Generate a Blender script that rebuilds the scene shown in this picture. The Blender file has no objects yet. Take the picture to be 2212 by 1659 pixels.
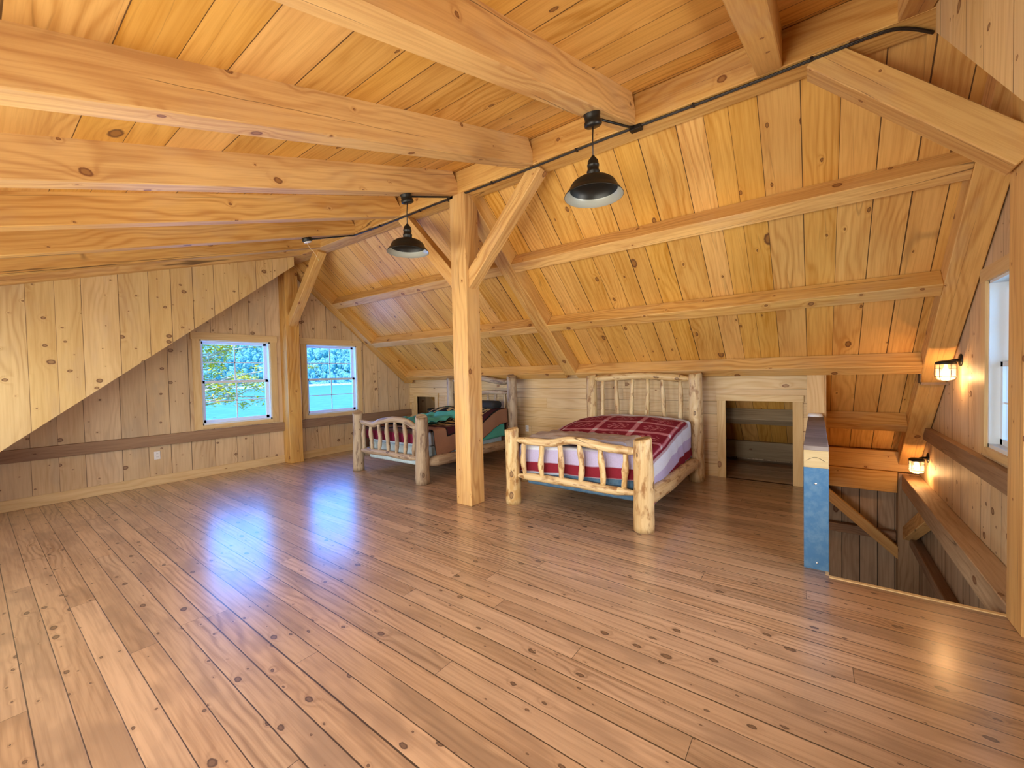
import bpy, bmesh, math, random
from mathutils import Vector, Matrix, noise as mnoise
random.seed(7)
sc = bpy.context.scene
COL = sc.collection
V = Vector

# ------------------------------------------------------------------ camera
def cam_axes(yaw, pitch, roll):
    cy, sy = math.cos(yaw), math.sin(yaw)
    f = V((sy*math.cos(pitch), cy*math.cos(pitch), math.sin(pitch)))
    r = V((cy, -sy, 0)); u = r.cross(f)
    return math.cos(roll)*r+math.sin(roll)*u, -math.sin(roll)*r+math.cos(roll)*u, f
r_, u_, f_ = cam_axes(0.92993935, -0.02521921, -0.02220489)
cd = bpy.data.cameras.new('camera'); cam = bpy.data.objects.new('camera', cd); COL.objects.link(cam)
cam.matrix_world = Matrix(((r_.x, u_.x, -f_.x, 0), (r_.y, u_.y, -f_.y, 0), (r_.z, u_.z, -f_.z, 1.5), (0, 0, 0, 1)))
cd.sensor_fit = 'HORIZONTAL'; cd.sensor_width = 36; cd.lens = 36*881.54/2212
cd.clip_start = 0.02; cd.clip_end = 5000
sc.camera = cam

# ------------------------------------------------------------------ world, sun, exposure
w = bpy.data.worlds.new('sky'); sc.world = w; w.use_nodes = True
nt = w.node_tree; nt.nodes.clear()
geo = nt.nodes.new('ShaderNodeTexCoord'); sep = nt.nodes.new('ShaderNodeSeparateXYZ')
nt.links.new(geo.outputs['Generated'], sep.inputs[0])
cr = nt.nodes.new('ShaderNodeValToRGB'); nt.links.new(sep.outputs['Z'], cr.inputs[0])
cr.color_ramp.elements[0].position = 0.0; cr.color_ramp.elements[0].color = (.30, .74, 1.0, 1)
cr.color_ramp.elements[1].position = 0.5; cr.color_ramp.elements[1].color = (.055, .26, .95, 1)
bg = nt.nodes.new('ShaderNodeBackground'); nt.links.new(cr.outputs[0], bg.inputs[0]); bg.inputs[1].default_value = 3.2
wo = nt.nodes.new('ShaderNodeOutputWorld'); nt.links.new(bg.outputs[0], wo.inputs[0])
SUN = bpy.data.lights.new('sun', 'SUN'); SUN.energy = 6.0; SUN.color = (1, .95, .85); SUN.angle = .01
so = bpy.data.objects.new('sun', SUN); COL.objects.link(so)
so.rotation_euler = V((-math.cos(math.radians(58)), 0.05, math.sin(math.radians(58)))).to_track_quat('Z', 'Y').to_euler()
sc.view_settings.view_transform = 'Standard'; sc.view_settings.look = 'None'
sc.view_settings.exposure = 0.0; sc.view_settings.gamma = 1.0; sc.view_settings.use_curve_mapping = False
sc.cycles.max_bounces = 8; sc.cycles.diffuse_bounces = 5; sc.cycles.glossy_bounces = 3; sc.cycles.use_adaptive_sampling = True; sc.cycles.adaptive_threshold = .05
sc.cycles.transparent_max_bounces = 12; sc.cycles.use_denoising = True
sc.cycles.sample_clamp_indirect = 6.0; sc.cycles.caustics_reflective = False; sc.cycles.caustics_refractive = False

FRONT = -0.75; YL = 7.67; YR = -1.10
def daylight(loc, normal, sx, sy, power, color):
    ld = bpy.data.lights.new('window_daylight', 'AREA'); ld.shape = 'RECTANGLE'; ld.size = sx; ld.size_y = sy
    ld.energy = power; ld.color = color
    o = bpy.data.objects.new('window_daylight', ld); COL.objects.link(o)
    o.location = loc; o.rotation_euler = V(normal).to_track_quat('-Z', 'Y').to_euler()
WARM = (1.0, .94, .80)
FWIN = [(.35, 1.65), (2.05, 3.35), (3.75, 5.05), (5.35, 6.65)]      # assumed unseen dormer windows behind the camera; area lights added outside for brightness
for a, b in FWIN:
    daylight((FRONT-.32, (a+b)/2, 1.32), (1, 0, .12), 1.02, b-a-.06, (150, 108, 82, 56)[FWIN.index((a, b))], WARM)
daylight((4.36, YR-.32, 1.49), (0, 1, -.1), 1.0, 1.25, 24, (.28, .62, 1))
daylight((2.7, YR-.32, 1.47), (0, 1, -.1), .95, 1.25, 95, (1, .96, .90))
daylight((2.70, YL+.30, 1.47), (0, -1, -.1), .95, 1.25, 34, (.04, .27, 1))
daylight((4.36, YL+.30, 1.47), (0, -1, -.1), .95, 1.25, 34, (.03, .24, 1))
daylight((2.2, 1.2, -1.4), (1, -.4, 0), 1.6, 1.6, 45, (1, .93, .85))   # added fill light for the ground floor; no window built there

# ------------------------------------------------------------------ material helpers
class NB:
    def __init__(s, name):
        s.m = bpy.data.materials.new(name); s.m.use_nodes = True; s.nt = s.m.node_tree; s.nt.nodes.clear()
        s.out = s.nt.nodes.new('ShaderNodeOutputMaterial')
        s.b = s.nt.nodes.new('ShaderNodeBsdfPrincipled'); s.nt.links.new(s.b.outputs[0], s.out.inputs[0])
    def n(s, t, **k):
        o = s.nt.nodes.new(t)
        for a, v in k.items(): setattr(o, a, v)
        return o
    def put(s, sock, v):
        if isinstance(v, bpy.types.NodeSocket): s.nt.links.new(v, sock)
        else: sock.default_value = v
    def math(s, op, a, b=None, c=None, clamp=False):
        o = s.n('ShaderNodeMath', operation=op, use_clamp=clamp); s.put(o.inputs[0], a)
        if b is not None: s.put(o.inputs[1], b)
        if c is not None: s.put(o.inputs[2], c)
        return o.outputs[0]
    def mr(s, v, a, b, c, d, smooth=True):
        o = s.n('ShaderNodeMapRange', interpolation_type='SMOOTHSTEP' if smooth else 'LINEAR'); s.put(o.inputs[0], v)
        for i, x in enumerate((a, b, c, d)): s.put(o.inputs[i+1], x)
        return o.outputs[0]
    def mix(s, f, a, b, bt='MIX'):
        o = s.n('ShaderNodeMix', data_type='RGBA', blend_type=bt); s.put(o.inputs[0], f)
        for i, x in ((6, a), (7, b)):
            if isinstance(x, tuple) and len(x) == 3: x = (*x, 1)
            s.put(o.inputs[i], x)
        return o.outputs[2]
    def comb(s, x, y, z=0.0):
        o = s.n('ShaderNodeCombineXYZ')
        for i, v in enumerate((x, y, z)): s.put(o.inputs[i], v)
        return o.outputs[0]
    def noise(s, vec, scale, detail=2, rough=.5, dist=0, dim='3D'):
        o = s.n('ShaderNodeTexNoise', noise_dimensions=dim); s.put(o.inputs['Vector'], vec)
        o.inputs['Scale'].default_value = scale; o.inputs['Detail'].default_value = detail
        o.inputs['Roughness'].default_value = rough; o.inputs['Distortion'].default_value = dist
        return o.outputs[0]
    def wn(s, v):
        o = s.n('ShaderNodeTexWhiteNoise', noise_dimensions='1D'); s.put(o.inputs['W'], v); return o.outputs[0]
    def bump(s, h, strength, dist=.01):
        o = s.n('ShaderNodeBump'); s.put(o.inputs['Height'], h); o.inputs['Strength'].default_value = strength
        o.inputs['Distance'].default_value = dist; s.nt.links.new(o.outputs[0], s.b.inputs['Normal'])

def wood(name, light, dark, knot=(.13, .05, .02), bw=0, joint=0, warp=0, seam=(.07, .03, .012), seamw=.0022, kscale=3.0, kdens=.5, ksize=.11,
         rough=.5, tone=.16, grainf=1.0, checks=0.0, stain=None, stainamt=0, spec=.35, coat=0, ktall=.55, bumpamt=.25, coatr=.2, stsc=(1.3, 3.5)):
    q = NB(name); uv = q.n('ShaderNodeUVMap'); sx = q.n('ShaderNodeSeparateXYZ'); q.put(sx.inputs[0], uv.outputs[0])
    u, v = sx.outputs[0], sx.outputs[1]
    seam_m = None
    if bw:
        t = v
        if warp:
            wv = q.noise(q.comb(v, 0, 0), 1.7, 0); t = q.math('ADD', v, q.math('MULTIPLY', wv, warp))
        s_ = q.math('DIVIDE', t, bw); idn = q.math('FLOOR', s_); fr = q.math('FRACT', s_)
        ed = q.math('MULTIPLY', q.math('MINIMUM', fr, q.math('SUBTRACT', 1.0, fr)), bw)
        sw = q.math('MULTIPLY', q.wn(q.math('ADD', q.math('ROUND', s_), 71.3)), seamw*1.2)
        seam_m = q.mr(ed, q.math('ADD', sw, seamw*.35), q.math('ADD', sw, seamw*1.0), 1, 0)
        rnd = q.wn(idn)
        if joint:
            jv = q.math('ADD', q.math('DIVIDE', u, joint), q.math('MULTIPLY', rnd, 17.37)); jid = q.math('FLOOR', jv); jf = q.math('FRACT', jv)
            je = q.math('MULTIPLY', q.math('MINIMUM', jf, q.math('SUBTRACT', 1.0, jf)), joint)
            seam_m = q.math('MAXIMUM', seam_m, q.mr(je, seamw*.3, seamw*.9, 1, 0))
            rnd = q.wn(q.math('ADD', q.math('MULTIPLY', idn, 7.13), q.math('MULTIPLY', jid, 3.71)))
    else:
        oi = q.n('ShaderNodeObjectInfo'); rnd = oi.outputs['Random']
    rnd2 = q.wn(q.math('ADD', q.math('MULTIPLY', rnd, 91.7), 5.1))
    P = q.comb(q.math('ADD', u, q.math('MULTIPLY', rnd, 37.0)), q.math('ADD', v, q.math('MULTIPLY', rnd2, 23.0)), q.math('MULTIPLY', rnd, 11.0))
    sp = q.n('ShaderNodeSeparateXYZ'); q.put(sp.inputs[0], P); pu, pv = sp.outputs[0], sp.outputs[1]
    # knots: sparse ellipses
    kv = q.n('ShaderNodeTexVoronoi', voronoi_dimensions='2D', feature='F1'); q.put(kv.inputs['Vector'], q.comb(q.math('MULTIPLY', pu, ktall), pv))
    kv.inputs['Scale'].default_value = kscale; kv.inputs['Randomness'].default_value = 1
    d0 = q.math('ADD', kv.outputs['Distance'], q.math('MULTIPLY', q.math('SUBTRACT', q.noise(P, 45, 1), .5), .05*kscale/5))
    sc_ = q.n('ShaderNodeSeparateColor'); q.put(sc_.inputs[0], kv.outputs['Color'])
    on = q.math('LESS_THAN', sc_.outputs[0], kdens)
    rad = q.math('MULTIPLY', q.math('ADD', .22, q.math('MULTIPLY', q.math('POWER', sc_.outputs[1], 3.5), 1.0)), ksize)
    dd = q.math('DIVIDE', d0, rad)
    kcore = q.math('MULTIPLY', q.mr(dd, .75, 1.15, 1, 0), on)
    kring = q.math('MULTIPLY', q.math('MULTIPLY', q.mr(dd, .5, .9, 0, 1), q.mr(dd, .95, 1.3, 1, 0)), on)
    khalo = q.math('MULTIPLY', q.math('POWER', 2.718, q.math('MULTIPLY', q.math('MULTIPLY', dd, dd), -.18)), on)
    # grain: rings bent by slow noise and by knots
    bend = q.noise(q.comb(q.math('MULTIPLY', pu, .9), q.math('MULTIPLY', pv, 3.2), sp.outputs[2]), 1.0, 2, .5)
    ph = q.math('ADD', q.math('MULTIPLY', pv, 95*grainf), q.math('ADD', q.math('MULTIPLY', bend, 42), q.math('MULTIPLY', khalo, 9)))
    ring = q.math('MULTIPLY_ADD', q.math('SINE', ph), .5, .5)
    ring = q.math('POWER', ring, 2.2)
    fine = q.noise(q.comb(q.math('MULTIPLY', pu, 2.0), q.math('MULTIPLY', pv, 60), 0), 1.0, 2, .65)
    soft = q.noise(q.comb(q.math('MULTIPLY', pu, .7), q.math('MULTIPLY', pv, 5.0), 3.3), 1.0, 2, .6)
    vis = q.mr(q.noise(q.comb(q.math('MULTIPLY', pu, .6), q.math('MULTIPLY', pv, 2.0), 7.7), 1.0, 1), .35, .7, .15, 1)
    g = q.math('ADD', q.math('MULTIPLY', q.math('MULTIPLY', ring, vis), .62), q.math('ADD', q.math('MULTIPLY', q.mr(fine, .38, .68, 0, 1), .34), q.math('MULTIPLY', q.mr(soft, .38, .66, 0, 1), .42)))
    c = q.mix(q.math('MINIMUM', g, 1.0), light, dark)
    if stain:
        st = q.noise(q.comb(q.math('MULTIPLY', pu, stsc[0]), q.math('MULTIPLY', pv, stsc[1]), 1.9), 1.0, 3, .65)
        c = q.mix(q.math('MULTIPLY', q.mr(st, .50, .68, 0, 1), stainamt), c, stain)
    tn = q.math('ADD', 1-tone*.6, q.math('MULTIPLY', rnd2, tone))
    hs = q.n('ShaderNodeHueSaturation'); q.put(hs.inputs['Color'], c); q.put(hs.inputs['Value'], tn)
    q.put(hs.inputs['Saturation'], q.math('ADD', .96, q.math('MULTIPLY', rnd, .1))); c = hs.outputs[0]
    c = q.mix(q.math('MULTIPLY', khalo, .35), c, dark)
    kc2 = tuple(a*.55+b*.45 for a, b in zip(knot, dark))
    c = q.mix(kcore, c, kc2); c = q.mix(q.math('MULTIPLY', kring, .9), c, knot)
    hgt = q.math('MULTIPLY', fine, -.06)
    if checks:
        cn = q.noise(q.comb(q.math('MULTIPLY', pu, .16), q.math('ADD', q.math('MULTIPLY', pv, 5), q.math('MULTIPLY', q.noise(q.comb(q.math('MULTIPLY', pu, 6), q.math('MULTIPLY', pv, 20), 1.0), 1.0, 1), .05)), 5.0), 1.0, 0, .4)
        ck = q.math('MULTIPLY', q.mr(q.math('ABSOLUTE', q.math('SUBTRACT', cn, .5)), .0, .006, 1, 0), q.mr(q.noise(q.comb(q.math('MULTIPLY', pu, 1.1), q.math('MULTIPLY', pv, 3), 9.0), 1.0, 1), .46, .56, 0, 1))
        ck = q.math('MULTIPLY', ck, checks)
        c = q.mix(ck, c, seam)
    if seam_m is not None:
        c = q.mix(q.math('MULTIPLY', seam_m, .92), c, seam); hgt = q.math('SUBTRACT', hgt, q.math('MULTIPLY', seam_m, 1.0))
    q.put(q.b.inputs['Base Color'], c)
    q.put(q.b.inputs['Roughness'], q.math('ADD', rough-.06, q.math('MULTIPLY', soft, .14)))
    q.b.inputs['Specular IOR Level'].default_value = spec
    if coat:
        q.b.inputs['Coat Weight'].default_value = coat; q.b.inputs['Coat Roughness'].default_value = coatr; q.b.inputs['Coat IOR'].default_value = 1.75
    q.bump(hgt, bumpamt, .006)
    return q.m

def plain(name, col, rough=.5, metal=0, spec=.5, noise_amt=0, nscale=20, col2=None, emis=None, es=0, bump=0):
    q = NB(name)
    if col2 is not None or noise_amt:
        tc = q.n('ShaderNodeTexCoord'); nz = q.noise(tc.outputs['Object'], nscale, 3, .6)
        c2 = col2 if col2 is not None else tuple(x*(1-noise_amt) for x in col)
        q.put(q.b.inputs['Base Color'], q.mix(q.mr(nz, .38, .66, 0, 1), col, c2))
        if bump: q.bump(nz, bump, .01)
    else: q.b.inputs['Base Color'].default_value = (*col, 1)
    q.b.inputs['Roughness'].default_value = rough; q.b.inputs['Metallic'].default_value = metal
    q.b.inputs['Specular IOR Level'].default_value = spec
    if emis: q.b.inputs['Emission Color'].default_value = (*emis, 1); q.b.inputs['Emission Strength'].default_value = es
    return q.m

def cloth_mat(name, rough=.9):
    q = NB(name); a = q.n('ShaderNodeAttribute', attribute_name='Col')
    tc = q.n('ShaderNodeTexCoord'); nz = q.noise(tc.outputs['Object'], 220, 2, .6); n2 = q.noise(tc.outputs['Object'], 9, 3, .6)
    c = q.mix(q.mr(nz, .3, .7, 0, .22), a.outputs['Color'], (0, 0, 0))
    q.put(q.b.inputs['Base Color'], c); q.b.inputs['Roughness'].default_value = rough; q.b.inputs['Specular IOR Level'].default_value = .15
    q.bump(q.math('ADD', nz, q.math('MULTIPLY', n2, 2)), .35, .006)
    return q.m

M = {}
M['ceil'] = wood('roof_boards', (.74, .42, .125), (.52, .245, .05), bw=.262, warp=.30, kscale=3.0, kdens=.42, ksize=.085, rough=.45, checks=.25, tone=.15, seamw=.0028)  # same pine as the walls; orange bounce light put into the colour
M['slope'] = wood('slope_boards', (.75, .435, .125), (.53, .25, .05), bw=.235, warp=.30, kscale=3.4, kdens=.55, ksize=.10, rough=.45, checks=.3, tone=.16, seamw=.0028)  # bounced orange light put into this board colour too
M['timber'] = wood('sawn_timber', (.71, .44, .16), (.48, .24, .07), knot=(.17, .06, .02), kscale=3.6, kdens=.5, ksize=.085, rough=.55, checks=.8, tone=.12, ktall=.8, stain=(.42, .33, .25), stainamt=.16)
M['wall'] = wood('pine_wall_boards', (.70, .50, .24), (.54, .34, .14), knot=(.15, .065, .03), bw=.262, warp=.25, kscale=4.6, kdens=.66, ksize=.125, rough=.5, tone=.12, ktall=1.3, seam=(.16, .09, .04), seamw=.0028, stain=(.55, .40, .26), stainamt=.3)
M['gable'] = wood('gable_wall_boards', (.70, .53, .33), (.54, .37, .215), knot=(.15, .07, .04), bw=.275, warp=.25, kscale=4.4, kdens=.62, ksize=.12, rough=.5, tone=.14, ktall=1.2, seam=(.13, .08, .045), seamw=.0028, stain=(.42, .33, .25), stainamt=.35)
M['knee'] = wood('knee_wall_shiplap', (.76, .58, .34), (.62, .41, .20), knot=(.24, .10, .04), bw=.175, joint=2.6, kscale=3.6, kdens=.42, ksize=.11, rough=.5, tone=.12, seam=(.22, .13, .06), seamw=.002)
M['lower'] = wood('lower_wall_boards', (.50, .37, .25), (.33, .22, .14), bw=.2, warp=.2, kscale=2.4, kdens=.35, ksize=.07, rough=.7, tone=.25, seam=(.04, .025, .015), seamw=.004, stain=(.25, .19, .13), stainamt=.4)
M['casing'] = wood('pine_casing', (.72, .54, .29), (.60, .40, .19), knot=(.25, .11, .05), kscale=2.0, kdens=.35, ksize=.06, rough=.5, tone=.08)
M['belt'] = wood('brown_belt_timber', (.34, .22, .14), (.22, .13, .08), knot=(.12, .05, .03), kscale=2.2, kdens=.4, ksize=.06, rough=.6, checks=.5, tone=.1, stain=(.22, .14, .10), stainamt=.4)
M['floor'] = wood('floor_planks', (.49, .315, .20), (.25, .145, .088), knot=(.06, .032, .024), bw=.1235, joint=3.3, kscale=10.5, kdens=.46, ksize=.13, rough=.42, tone=.27, seam=(.02, .011, .008), seamw=.0021, stain=(.22, .135, .09), stainamt=.6, coat=.95, coatr=.23, grainf=1.5, ktall=.55, bumpamt=.35)
M['log'] = wood('peeled_log', (.74, .58, .33), (.50, .31, .125), knot=(.12, .055, .025), kscale=6.5, kdens=.5, ksize=.12, rough=.42, tone=.12, stain=(.30, .15, .055), stainamt=1.0, stsc=(5, 15), checks=.9, spec=.45, grainf=.6)
M['log_grey'] = wood('grey_peeled_log', (.50, .40, .28), (.30, .21, .14), knot=(.09, .05, .03), kscale=6.5, kdens=.5, ksize=.12, rough=.5, tone=.12, stain=(.17, .11, .08), stainamt=.9, stsc=(3.2, 13), checks=.9, grainf=.6)
M['grey_top'] = wood('weathered_grey_timber', (.27, .22, .20), (.15, .115, .10), knot=(.06, .04, .03), kscale=4, kdens=.4, ksize=.06, rough=.8, checks=1, stain=(.33, .29, .28), stainamt=.6, spec=.2)
M['endwood'] = wood('pale_end_timber', (.52, .42, .24), (.40, .29, .14), kscale=3, kdens=.3, ksize=.06, rough=.7, checks=.5, spec=.2)
M['blue'] = plain('blue_stained_board', (.060, .165, .33), .75, col2=(.10, .215, .37), nscale=14, spec=.2, bump=.3)
M['brown_shaded'] = wood('brown_shaded_timber', (.44, .30, .185), (.29, .18, .10), kscale=3, kdens=.4, ksize=.08, rough=.65, checks=.7, tone=.1)  # browner timber; its dark tone is partly shade put into the colour
M['attic'] = wood('shaded_attic_timber', (.34, .27, .18), (.22, .16, .10), kscale=2.2, kdens=.3, rough=.7)  # darker copy of the timber; attic shade put into the colour
M['black'] = plain('black_metal', (.012, .011, .009), .42, .3, spec=.5)
M['cable'] = plain('black_cable', (.014, .009, .008), .45)
M['shade_in'] = plain('grey_enamel', (.34, .35, .31), .35, .1)
M['white'] = plain('white_vinyl', (.72, .80, .88), .4)
M['plastic'] = plain('white_plastic', (.80, .80, .82), .4)
M['screw'] = plain('screw_metal', (.6, .62, .65), .3, 1)
M['steel'] = plain('dark_steel', (.10, .075, .06), .5, .6)
M['brass'] = plain('yellow_wire', (.55, .42, .16), .5)
M['wire'] = plain('pale_wire', (.7, .6, .45), .5)
M['dark'] = plain('dark_box', (.02, .02, .022), .7)
M['bulb'] = plain('lit_bulb', (1, .8, .5), .4, emis=(1, .62, .26), es=60)
M['cloth'] = cloth_mat('woven_cloth')
M['foliage'] = plain('leaf', (.52, .62, .05), .6, col2=(.80, .62, .04), nscale=3)
M['bark'] = plain('pale_bark', (.55, .50, .48), .8)
M['forest'] = plain('forest_canopy', (.26, .60, .50), .9, col2=(.05, .20, .28), nscale=.45, spec=.1)  # cyan stands for haze and overexposure, put into the canopy colour
M['shore'] = plain('shore_rock', (.6, .6, .55), .9, col2=(.3, .4, .4), nscale=.4)
M['lake'] = plain('lake_water', (.05, .28, .36), .40, col2=(.09, .36, .44), nscale=.25, bump=.5)
M['ground'] = plain('ground_grass', (.2, .3, .12), .9)

def glass():
    m = bpy.data.materials.new('window_glass'); m.use_nodes = True; t = m.node_tree; t.nodes.clear()
    o = t.nodes.new('ShaderNodeOutputMaterial'); tr = t.nodes.new('ShaderNodeBsdfTransparent'); gl = t.nodes.new('ShaderNodeBsdfGlossy')
    gl.inputs['Roughness'].default_value = .02; mx = t.nodes.new('ShaderNodeMixShader'); fr = t.nodes.new('ShaderNodeFresnel'); fr.inputs[0].default_value = 1.3
    t.links.new(fr.outputs[0], mx.inputs[0]); t.links.new(tr.outputs[0], mx.inputs[1]); t.links.new(gl.outputs[0], mx.inputs[2]); t.links.new(mx.outputs[0], o.inputs[0])
    return m
M['glass'] = glass()

# ------------------------------------------------------------------ object helpers
def tag(o, label=None, cat=None, group=None, kind=None):
    if label: o['label'] = label
    if cat: o['category'] = cat
    if group: o['group'] = group
    if kind: o['kind'] = kind
    return o
def link(name, me, mat, parent=None, loc=None):
    o = bpy.data.objects.new(name, me); COL.objects.link(o)
    for m in (mat if isinstance(mat, (list, tuple)) else [mat]): me.materials.append(m)
    if parent is not None: o.parent = parent
    if loc is not None: o.location = loc
    return o
def empty(name, loc=(0, 0, 0), **k):
    o = bpy.data.objects.new(name, None); COL.objects.link(o); o.location = loc; o.empty_display_size = .1
    tag(o, **k); return o

class MB:
    """collects geometry with metre UVs"""
    def __init__(s): s.v = []; s.f = []; s.uv = []; s.mi = []; s.sm = []; s.col = None
    def quad(s, pts, uvs, mi=0, smooth=False):
        b = len(s.v); s.v += [tuple(p) for p in pts]; s.f.append(tuple(range(b, b+len(pts)))); s.uv.append(list(uvs)); s.mi.append(mi); s.sm.append(smooth)
    def box(s, c0, c1, grain='x', mi=0, off=0.0):
        x0, y0, z0 = [min(a, b) for a, b in zip(c0, c1)]; x1, y1, z1 = [max(a, b) for a, b in zip(c0, c1)]
        F = [((x0,y0,z0),(x0,y1,z0),(x1,y1,z0),(x1,y0,z0)), ((x0,y0,z1),(x1,y0,z1),(x1,y1,z1),(x0,y1,z1)), ((x0,y0,z0),(x1,y0,z0),(x1,y0,z1),(x0,y0,z1)),
             ((x0,y1,z0),(x0,y1,z1),(x1,y1,z1),(x1,y1,z0)), ((x0,y0,z0),(x0,y0,z1),(x0,y1,z1),(x0,y1,z0)), ((x1,y0,z0),(x1,y1,z0),(x1,y1,z1),(x1,y0,z1))]
        N = [2, 2, 1, 1, 0, 0]; gi = 'xyz'.index(grain)
        for f, n in zip(F, N):
            if n == gi: a, b = [i for i in range(3) if i != n]
            else: a = gi; b = [i for i in range(3) if i not in (n, gi)][0]
            s.quad(f, [(p[a]+off, p[b]+n*3.17+off) for p in f], mi)
    def prism(s, poly, O, A, B, N, th, ua=0, mi=0, flip=False):
        """2D polygon (a,b) in frame O,A,B ; thickness th along N ; grain along A (ua=0) or B (ua=1)"""
        O, A, B, N = V(O), V(A), V(B), V(N)
        P = [O+A*a+B*b for a, b in poly]; Q = [p+N*th for p in P]
        uv = [(a, b) if ua == 0 else (b, a) for a, b in poly]
        n = len(P)
        ccw = (P[1]-P[0]).cross(P[2]-P[1]).dot(N) < 0
        fr = list(range(n)) if ccw else list(range(n))[::-1]
        s.quad([P[i] for i in fr], [uv[i] for i in fr], mi); s.quad([Q[i] for i in fr[::-1]], [uv[i] for i in fr[::-1]], mi)
        for i in range(n):
            j = (i+1) % n; L = (P[j]-P[i]).length
            pts = [P[i], Q[i], Q[j], P[j]] if ccw else [P[i], P[j], Q[j], Q[i]]
            uu = [(0, 0), (0, th), (L, th), (L, 0)] if ccw else [(0, 0), (L, 0), (L, th), (0, th)]
            s.quad(pts, uu, mi)
    def build(s, name, mat, parent=None, loc=None, bevel=0, weld=True):
        me = bpy.data.meshes.new(name); me.from_pydata(s.v, [], s.f)
        ul = me.uv_layers.new(name='UVMap'); k = 0
        for fi, f in enumerate(s.f):
            me.polygons[fi].material_index = s.mi[fi]; me.polygons[fi].use_smooth = s.sm[fi]
            for t in s.uv[fi]: ul.data[k].uv = t; k += 1
        if weld:
            bm = bmesh.new(); bm.from_mesh(me); bmesh.ops.remove_doubles(bm, verts=bm.verts, dist=1e-5)
            if bevel: bmesh.ops.bevel(bm, geom=[e for e in bm.edges], offset=bevel, segments=1, affect='EDGES', clamp_overlap=True)
            bm.to_mesh(me); bm.free()
        return link(name, me, mat, parent, loc)

def bxo(name, c0, c1, mat, grain='x', parent=None, bevel=0, off=None):
    m = MB(); m.box(c0, c1, grain, off=random.random()*9 if off is None else off); return m.build(name, mat, parent, bevel=bevel)

def timber(name, p0, p1, w, h, side=None, mat=None, parent=None, bevel=.006, ends=None, **tags):
    """square timber p0->p1 (centre line); w along side vector, h perpendicular. local X = grain"""
    p0, p1 = V(p0), V(p1); X = (p1-p0); L = X.length; X.normalize()
    S = V(side) if side else V((0, 1, 0)); S = (S-X*S.dot(X)).normalized(); Z = X.cross(S)
    m = MB(); m.box((-L/2, -w/2, -h/2), (L/2, w/2, h/2), 'x', off=random.random()*9)
    if ends:   # slanted cuts: function shifting end x by (end, y, z)
        m.v = [(x+ends(1 if x > 0 else 0, y, z), y, z) for x, y, z in m.v]
    o = m.build(name, mat or M['timber'], parent, bevel=bevel)
    R = Matrix((X, S, Z)).transposed().to_4x4(); R.translation = (p0+p1)/2
    o.matrix_world = R
    if tags: tag(o, **tags)
    return o

def tube_mb(m, pts, rads, seg=14, caps=True, mi=0, wob=0, seed=0, umul=1, ridge=0):
    """tube along pts with radii; UV u = length, v = arc"""
    pts = [V(p) for p in pts]; n = len(pts)
    T = [(pts[min(i+1, n-1)]-pts[max(i-1, 0)]).normalized() for i in range(n)]
    ref = V((0, 0, 1)) if abs(T[0].z) < .9 else V((1, 0, 0))
    S = (ref-T[0]*ref.dot(T[0])).normalized(); u = 0; rings = []; us = []
    for i in range(n):
        S = (S-T[i]*S.dot(T[i])).normalized(); B = T[i].cross(S)
        if i: u += (pts[i]-pts[i-1]).length
        us.append(u); R = []
        for k in range(seg):
            a = 2*math.pi*k/seg; d = S*math.cos(a)+B*math.sin(a); r = rads[i]
            if wob: r *= 1+wob*(mnoise.noise(V((u*5+seed*7.3, math.cos(a)*1.3+seed, math.sin(a)*1.3)))+.5*mnoise.noise(V((u*14+seed, math.cos(a)*3, math.sin(a)*3+seed))))
            R.append(pts[i]+d*r)
        rings.append(R)
    for i in range(n-1):
        for k in range(seg):
            k2 = (k+1) % seg; rr = max(rads[i], .01)*2*math.pi/seg
            m.quad([rings[i][k], rings[i][k2], rings[i+1][k2], rings[i+1][k]],
                   [(us[i]*umul, k*rr), (us[i]*umul, (k+1)*rr), (us[i+1]*umul, (k+1)*rr), (us[i+1]*umul, k*rr)], mi, True)
    if caps:
        for R, rev in ((rings[0], True), (rings[-1], False)):
            R2 = R[::-1] if rev else R; c = sum(R2, V())/seg
            m.quad(R2, [((p-c).dot(V((1, .3, 0))), (p-c).dot(V((0, .5, 1)))) for p in R2], mi)
def tube(name, pts, rads, mat, parent=None, seg=14, wob=0, seed=0, **k):
    if not isinstance(rads, (list, tuple)): rads = [rads]*len(pts)
    m = MB(); tube_mb(m, pts, rads, seg, wob=wob, seed=seed, **k); return m.build(name, mat, parent)
def spline(pts, n):
    P = [V(p) for p in pts]; out = []
    Q = [P[0]*2-P[1]]+P+[P[-1]*2-P[-2]]
    for i in range(1, len(Q)-2):
        for k in range(n):
            t = k/n; a, b, c, d = Q[i-1:i+3]
            out.append(.5*((2*b)+(c-a)*t+(2*a-5*b+4*c-d)*t*t+(3*b-a-3*c+d)*t**3))
    out.append(P[-1]); return out
def lathe(name, prof, mat, parent=None, seg=40, mis=None, loc=None):
    m = MB()
    for i in range(len(prof)-1):
        (r0, z0), (r1, z1) = prof[i], prof[i+1]
        for k in range(seg):
            a, b = 2*math.pi*k/seg, 2*math.pi*(k+1)/seg
            pts = [(r0*math.cos(a), r0*math.sin(a), z0), (r0*math.cos(b), r0*math.sin(b), z0), (r1*math.cos(b), r1*math.sin(b), z1), (r1*math.cos(a), r1*math.sin(a), z1)]
            if r0 < 1e-6: pts = [pts[0], pts[2], pts[3]]
            elif r1 < 1e-6: pts = pts[:3]
            m.quad(pts, [(0, 0)]*len(pts), mis[i] if mis else 0, True)
    return m.build(name, mat, parent, loc)

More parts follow.
